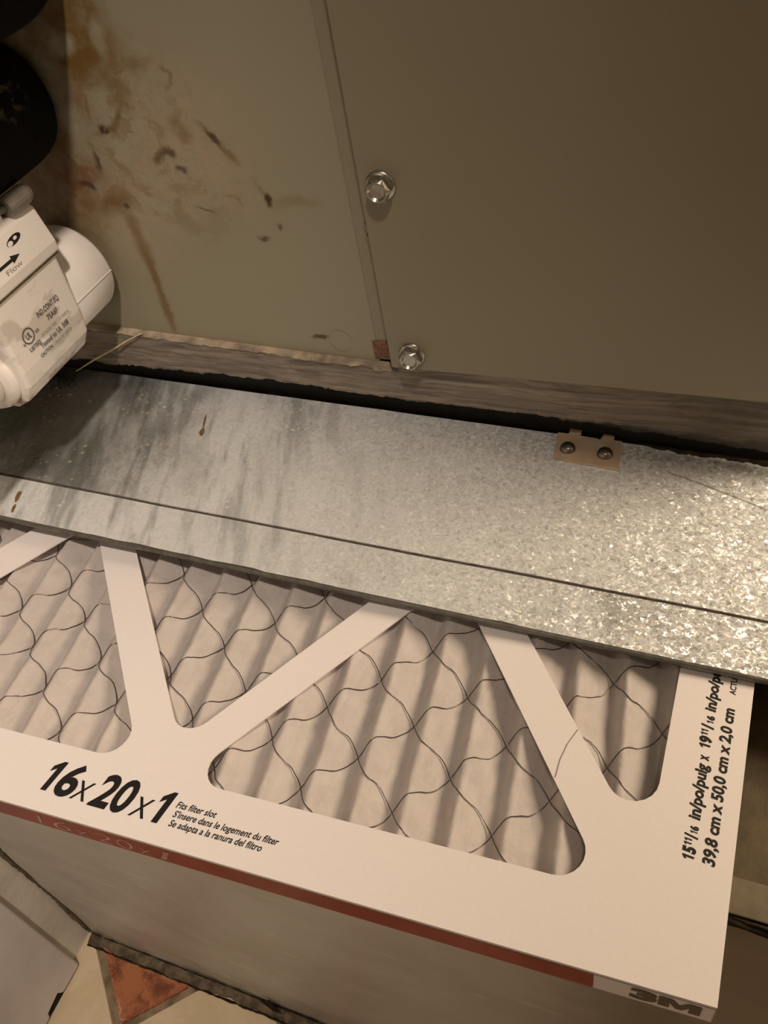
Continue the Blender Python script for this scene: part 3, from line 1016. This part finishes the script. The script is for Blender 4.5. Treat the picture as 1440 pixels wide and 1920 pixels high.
fit_text('dimension_print', '39,8 cm x 50,0 cm x 2,0 cm', edge_print, 0.0507, 0.0070, 0.0745, 0.0046, M['ink'], frame, shear=0.18, bold=0.035)
fit_text('dimension_print', 'ACTUAL SIZE', edge_print, 0.1326, 0.0074, 0.0200, 0.0026, M['ink'], frame, shear=0.1, bold=0.02)
# print on the front edge
def front_print(a, b, h):
    return fuv(-a, -0.0002 - h, b)
for (txt, u, w) in (('16', 0.3080, 0.0200), ('x', 0.2850, 0.008), ('20', 0.2740, 0.022), ('x', 0.2500, 0.008), ('1', 0.2390, 0.008)):
    fit_text('band_print', txt, front_print, -u, -0.0160, w, 0.0110, M['pale_red'], frame, shear=0.2, bold=-0.012)
fit_text('logo_print', '3', front_print, -0.0300, -0.0150, 0.0100, 0.0105, M['logo'], frame, bold=0.05)
glyph_m = [(0, 0), (0, 1), (.32, 1), (.5, .5), (.68, 1), (1, 1), (1, 0), (.73, 0), (.73, .55), (.58, .08), (.42, .08), (.27, .55), (.27, 0)]
me = shape_mesh([glyph_m], 0.0)
link_mesh('logo_print', map_mesh(me, lambda x, y, z: front_print(-0.0196 + 0.0150 * x, -0.0150 + 0.0105 * y, 0.00012)), M['logo'], frame)

# ------------------------------------------------------------------ galvanized cover sheet above the filter
def zg(x):
    return Z0 + 0.0046 + 0.024 * (0.031 - x)
GX0, GX1 = -0.538, 0.135
cover = thing('filter_slot_cover', (-0.20, 0.32, zg(-0.2) - 0.001), 'spangled galvanized steel cover sheet lying over the air filter', 'metal sheet')
def gsheet(name, y0, y1, top, thick, mat, ragged=0.0, nx=60, ny=10):
    bm = bmesh.new()
    rows = []
    for lay in (0, 1):
        g = []
        for j in range(ny + 1):
            row = []
            for i in range(nx + 1):
                x = GX0 + (GX1 - GX0) * i / nx
                y = y0 + (y1 - y0) * j / ny
                wob = 0.0004 * fbm(x * 9, y * 14, 1)
                row.append(bm.verts.new((x, y, zg(x) + top - lay * thick + wob)))
            g.append(row)
        rows.append(g)
    for lay in (0, 1):
        g = rows[lay]
        for j in range(ny):
            for i in range(nx):
                f = (g[j][i], g[j][i + 1], g[j + 1][i + 1], g[j + 1][i])
                bm.faces.new(f if lay == 0 else f[::-1])
    a, b = rows
    for i in range(nx):
        bm.faces.new((a[0][i + 1], a[0][i], b[0][i], b[0][i + 1]))
        bm.faces.new((a[ny][i], a[ny][i + 1], b[ny][i + 1], b[ny][i]))
    for j in range(ny):
        bm.faces.new((a[j][0], a[j + 1][0], b[j + 1][0], b[j][0]))
        bm.faces.new((a[j + 1][nx], a[j][nx], b[j][nx], b[j + 1][nx]))
    o = from_bm(name, bm, mat, cover, smooth=True)
    es = o.modifiers.new('split', 'EDGE_SPLIT')
    es.split_angle = math.radians(40)
    return o
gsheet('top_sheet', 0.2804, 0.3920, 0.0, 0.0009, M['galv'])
gsheet('front_lip', 0.2470, 0.2784, -0.0001, 0.0009, M['galv_lip'])
gsheet('fold_groove', 0.2780, 0.2810, -0.0009, 0.0006, M['groove'], ny=2)
pts = [(GX0 + (GX1 - GX0) * i / 80, 0.2470, zg(GX0 + (GX1 - GX0) * i / 80) - 0.0020 + 0.00015 * fbm(i * .4, 0, 0)) for i in range(81)]
tube('rolled_hem', pts, 0.0019, M['galv_edge'], cover, 10)
# torn mastic left on the back edge, right of the clip
verts, faces = [], []
n = 90
for i in range(n + 1):
    x = -0.040 + 0.175 * i / n
    w = (0.0030 + 0.0022 * fbm(x * 80, 0, 7) + 0.0010 * fbm(x * 300, 0, 2)) * min(1, i / 12)
    z = zg(x)
    verts += [(x, 0.3921, z + 0.0003), (x, 0.3921 - w * 0.4, z + 0.0016), (x, 0.3921 - w, z + 0.0001)]
for i in range(n):
    for j in range(2):
        a = i * 3 + j
        faces.append((a, a + 1, a + 4, a + 3))
from_py('mastic_remnant', verts, faces, M['dirt'], cover, smooth=True, label='torn mastic on the back edge')
# rust runs on the sheet
def decal(name, x, y, lx, ly, mat, seed):
    bm = bmesh.new()
    n = 18
    ring = []
    for k in range(n):
        a = 2 * math.pi * k / n
        q = 1 + 0.3 * fbm(math.cos(a) * 1.5 + seed, math.sin(a) * 1.5, seed)
        ca, sa = lx * q * math.cos(a), ly * q * math.sin(a)
        px, py = x + 0.94 * ca - 0.34 * sa, y + 0.34 * ca + 0.94 * sa
        ring.append(bm.verts.new((px, py, zg(px) + 0.00025)))
    c = bm.verts.new((x, y, zg(x) + 0.00045))
    for k in range(n):
        bm.faces.new((ring[k], ring[(k + 1) % n], c))
    return from_bm(name, bm, mat, cover, smooth=True)
decal('rust_drip', -0.3137, 0.3460, 0.0017, 0.0036, M['rust_run'], 1.0)
decal('rust_drip', -0.3172, 0.3560, 0.0007, 0.0085, M['rust_run'], 2.0)
decal('rust_drip', -0.4046, 0.2640, 0.0016, 0.0050, M['rust_run'], 3.0)
decal('rust_drip', -0.4003, 0.2540, 0.0012, 0.0035, M['rust_run'], 4.0)

# plated clip with two domed rivets
clip_out = [(-0.0873, 0.3916), (-0.0853, 0.3689), (-0.0469, 0.3672), (-0.0489, 0.3912), (-0.0540, 0.3913), (-0.0542, 0.3952), (-0.0603, 0.3956),
            (-0.0616, 0.3910), (-0.0622, 0.3775), (-0.0629, 0.3775), (-0.0633, 0.3908), (-0.0735, 0.3912), (-0.0737, 0.3962), (-0.0808, 0.3965), (-0.0806, 0.3925), (-0.0812, 0.3916)]
me = shape_mesh([clip_out], 0.0006)
map_mesh(me, lambda x, y, z: Vector((x, y, zg(x) + 0.0010 + z)))
clip = link_mesh('clip', me, M['clip'], cover, label='tan plated steel clip on the back edge')
for x, y in ((-0.0786, 0.3782), (-0.0568, 0.3780)):
    lathe('rivet', (x, y, zg(x) + 0.0014), (0, 0, 1), [(-0.001, 0.0046), (0.0004, 0.0047), (0.0019, 0.0043), (0.0031, 0.0034), (0.0038, 0.0020), (0.0041, 0)], M['rivet'], clip, n=28)

# ------------------------------------------------------------------ condensate switch on the drain outlet
CX, CZ = -0.3985, Z0 + 0.108
sw = thing('condensate_switch', (CX, 0.315, Z0 + 0.075), 'white plastic condensate overflow switch box with printed side on the drain outlet', 'drain switch')
def ring_xz(prof, y, grow=0.0):
    return [(CX + (x + math.copysign(grow, x)), y, Z0 + z) for x, z in prof]
body_p = [(-0.014, 0.0745), (0.014, 0.0745), (0.0235, 0.0795), (0.0300, 0.0900), (0.0315, 0.1000), (0.0318, 0.1420), (-0.0318, 0.1420), (-0.0315, 0.1000), (-0.0300, 0.0900), (-0.0235, 0.0795)]
body = prism('switch_body', ring_xz(body_p, 0.283), ring_xz(body_p, 0.3455), M['pvc'], sw, bevel=0.0028, seg=3)
lid_p = [(-0.0335, 0.1425), (0.0335, 0.1425), (0.0340, 0.1490), (0.0290, 0.1690), (0.0255, 0.1715), (-0.0255, 0.1715), (-0.0290, 0.1690), (-0.0340, 0.1490)]
lid = prism('switch_lid', ring_xz(lid_p, 0.281), ring_xz(lid_p, 0.3480), M['pvc_clean'], sw, bevel=0.0016, seg=3)
box('lid_seam', CX - 0.0326, CX + 0.0326, 0.2822, 0.3466, Z0 + 0.1412, Z0 + 0.1428, M['gum'], sw)
lathe('pipe_socket', (CX, 0.340, CZ), (0, 1, 0), [(0, 0.0), (0, 0.0300), (0.0425, 0.0300), (0.0450, 0.0288), (0.0455, 0.0)], M['pvc_clean'], sw, n=64)
box('mould_line', CX + 0.0296, CX + 0.0304, 0.3450, 0.3835, CZ - 0.0002, CZ + 0.0002, M['pvc_clean'], sw)
lathe('outlet_boss', (CX + 0.004, 0.290, Z0 + 0.0985), (0, -1, 0), [(0, 0.0), (0, 0.0225), (0.010, 0.0222), (0.013, 0.0205), (0.0135, 0.0)], M['pvc'], sw, n=48)
lathe('outlet_pipe', (CX + 0.006, 0.290, Z0 + 0.0985), (0, -1, 0), [(0, 0.0), (0, 0.0145), (0.17, 0.0145), (0.17, 0.0)], M['pvc_clean'], sw, n=40)
# cable gland and wires on the lid
gl = lathe('cable_gland', (CX + 0.0265, 0.330, Z0 + 0.1765), (0.05, 1, 0.02), [(0, 0.0), (0, 0.0050), (0.004, 0.0056), (0.016, 0.0056), (0.019, 0.0045), (0.019, 0.0)], M['clear'], sw, n=20, smooth=False)
box('gland_stem', CX + 0.0205, CX + 0.0250, 0.3225, 0.3275, Z0 + 0.1690, Z0 + 0.1760, M['pvc_clean'], sw, bevel=0.001)
tube('signal_wire', [(CX + 0.0265, 0.332, Z0 + 0.1765), (CX + 0.022, 0.310, Z0 + 0.1760), (CX + 0.010, 0.285, Z0 + 0.1735), (CX - 0.02, 0.265, Z0 + 0.165), (CX - 0.06, 0.24, Z0 + 0.15), (CX - 0.13, 0.20, Z0 + 0.14)], 0.0020, M['clear'], sw, 8)

# print on the side wall: a runs along +y, b is height
def side_print(a, b, h):
    return Vector((CX + 0.0319 + h, a, Z0 + b))
for (txt, y0, z, w, hgt, mt, bold) in (('IND.CONT.EQ.', 0.3120, 0.1196, 0.0205, 0.0034, 'grey_ink', 0.01), ('75A6F', 0.3180, 0.1140, 0.0095, 0.0034, 'grey_ink', 0.01),
        ('24 VAC/DC MAX. 1.5A 50/60 Hz', 0.3085, 0.1092, 0.0265, 0.0019, 'faint_ink', 0), ('Tested to UL 508', 0.3045, 0.1038, 0.0265, 0.0031, 'grey_ink', 0.01),
        ('CAUTION:', 0.3012, 0.0998, 0.0115, 0.0022, 'grey_ink', 0.02), ('Close lid tightly', 0.3135, 0.0998, 0.0180, 0.0020, 'faint_ink', 0), ('LISTED', 0.2962, 0.1072, 0.0098, 0.0024, 'grey_ink', 0.02),
        ('c', 0.2938, 0.1125, 0.0018, 0.0022, 'grey_ink', 0.01), ('us', 0.3055, 0.1140, 0.0032, 0.0022, 'grey_ink', 0.01), ('UL', 0.2978, 0.1142, 0.0044, 0.0034, 'grey_ink', 0.02)):
    fit_text('side_print', txt, side_print, y0, z, w, hgt, M[mt], body, bold=bold)
def circ(cx, cy, rx, ry, n=36, rot=0.0):
    return [(cx + rx * math.cos(2 * math.pi * k / n) * math.cos(rot) - ry * math.sin(2 * math.pi * k / n) * math.sin(rot),
             cy + rx * math.cos(2 * math.pi * k / n) * math.sin(rot) + ry * math.sin(2 * math.pi * k / n) * math.cos(rot)) for k in range(n)]
me = shape_mesh([circ(0.2999, 0.1159, 0.0047, 0.0047), circ(0.2999, 0.1159, 0.0040, 0.0040)], 0.0)
link_mesh('listing_mark', map_mesh(me, lambda x, y, z: side_print(x, y, 0.00012)), M['grey_ink'], body)
# print on the sloping lid face
def lid_print(a, b, h):
    q = (b - 0.1490) / 0.0200
    return Vector((CX + 0.0340 - 0.0050 * q + h, a, Z0 + b))
arrow = [(0.270, 0.1548), (0.3135, 0.1548), (0.3135, 0.1535), (0.3205, 0.1556), (0.3135, 0.1577), (0.3135, 0.1564), (0.270, 0.1564)]
me = shape_mesh([arrow], 0.0)
link_mesh('flow_arrow', map_mesh(me, lambda x, y, z: lid_print(x, y, 0.00015)), M['ink'], lid)
fit_text('flow_print', 'Flow', lid_print, 0.3055, 0.1506, 0.0130, 0.0026, M['faint_ink'], lid)
me = shape_mesh([circ(0.3225, 0.1626, 0.0062, 0.0021, rot=0.1), circ(0.3240, 0.1630, 0.0016, 0.0009, 16, 0.1), circ(0.3190, 0.1620, 0.0022, 0.0013, 16, 0.1)], 0.0)
link_mesh('eye_symbol', map_mesh(me, lambda x, y, z: lid_print(x, y, 0.00015)), M['ink'], lid)

# ------------------------------------------------------------------ foam-wrapped pipes into the cabinet
def foam_pipe(x, z, rad, label, seed, run):
    p = thing('insulated_pipe', (x, 0.389, z - rad), label, 'pipe', 'foam wrapped pipes above the drain switch')
    pts, rr = [], []
    ys = [0.3895, 0.3885, 0.386, 0.381, 0.374] + [0.374 - 0.02 * i for i in range(1, run + 1)]
    for i, y in enumerate(ys):
        pts.append((x, y, z))
        rr.append(rad * [0.72, 0.85, 0.94, 0.985, 1.0][min(i, 4)] * (1 + 0.012 * math.sin(i * 1.3 + seed)))
    for k in range(1, 9):
        a = k / 8 * math.pi / 2
        pts.append((x, ys[-1] - 0.07 * math.sin(a), z + 0.07 * (1 - math.cos(a))))
        rr.append(rad)
    pts.append((x, pts[-1][1], 1.75))
    rr.append(rad)
    tube('foam_sleeve', pts, rr, M['foam'], p, 32)
    return p
foam_pipe(-0.3960, Z0 + 0.2115, 0.0355, 'thick black foam wrapped pipe just above the white drain switch', 0.3, 13)
foam_pipe(-0.3600, Z0 + 0.2865, 0.0370, 'upper black foam wrapped pipe in the top left corner', 1.3, 5)

# ------------------------------------------------------------------ stray bits
o = tube('straw', [(-0.4360, 0.3840 - 0.004, Z0 + 0.0235), (-0.4150, 0.3815, Z0 + 0.0350), (-0.3930, 0.3815, Z0 + 0.0465), (-0.3800, 0.3825, Z0 + 0.0535), (-0.3655, 0.3838, Z0 + 0.0605)], [0.0004, 0.0007, 0.0007, 0.0005, 0.0003], M['straw'], None, 6)
tag(o, 'dry yellow straw stuck to the mastic strip beside the drain switch', 'straw')
pts = [fuv(u, v, 0.0003) for u, v in ((0.0754, 0.0737), (0.0754, 0.0825), (0.074, 0.091), (0.0711, 0.0993))]
o = tube('hair', pts, 0.00012, M['hair'], None, 4)
tag(o, 'thin curved hair lying across the right strut of the filter frame', 'hair')
pts = [(-0.020 + 0.0058 * i, 0.372 - 0.0016 * i - 0.00004 * i * i, zg(-0.020 + 0.0058 * i) + 0.0003) for i in range(13)]
o = tube('hair', pts, 0.00014, M['hair'], None, 4)
tag(o, 'thin dark hair on the galvanized sheet right of the clip', 'hair')
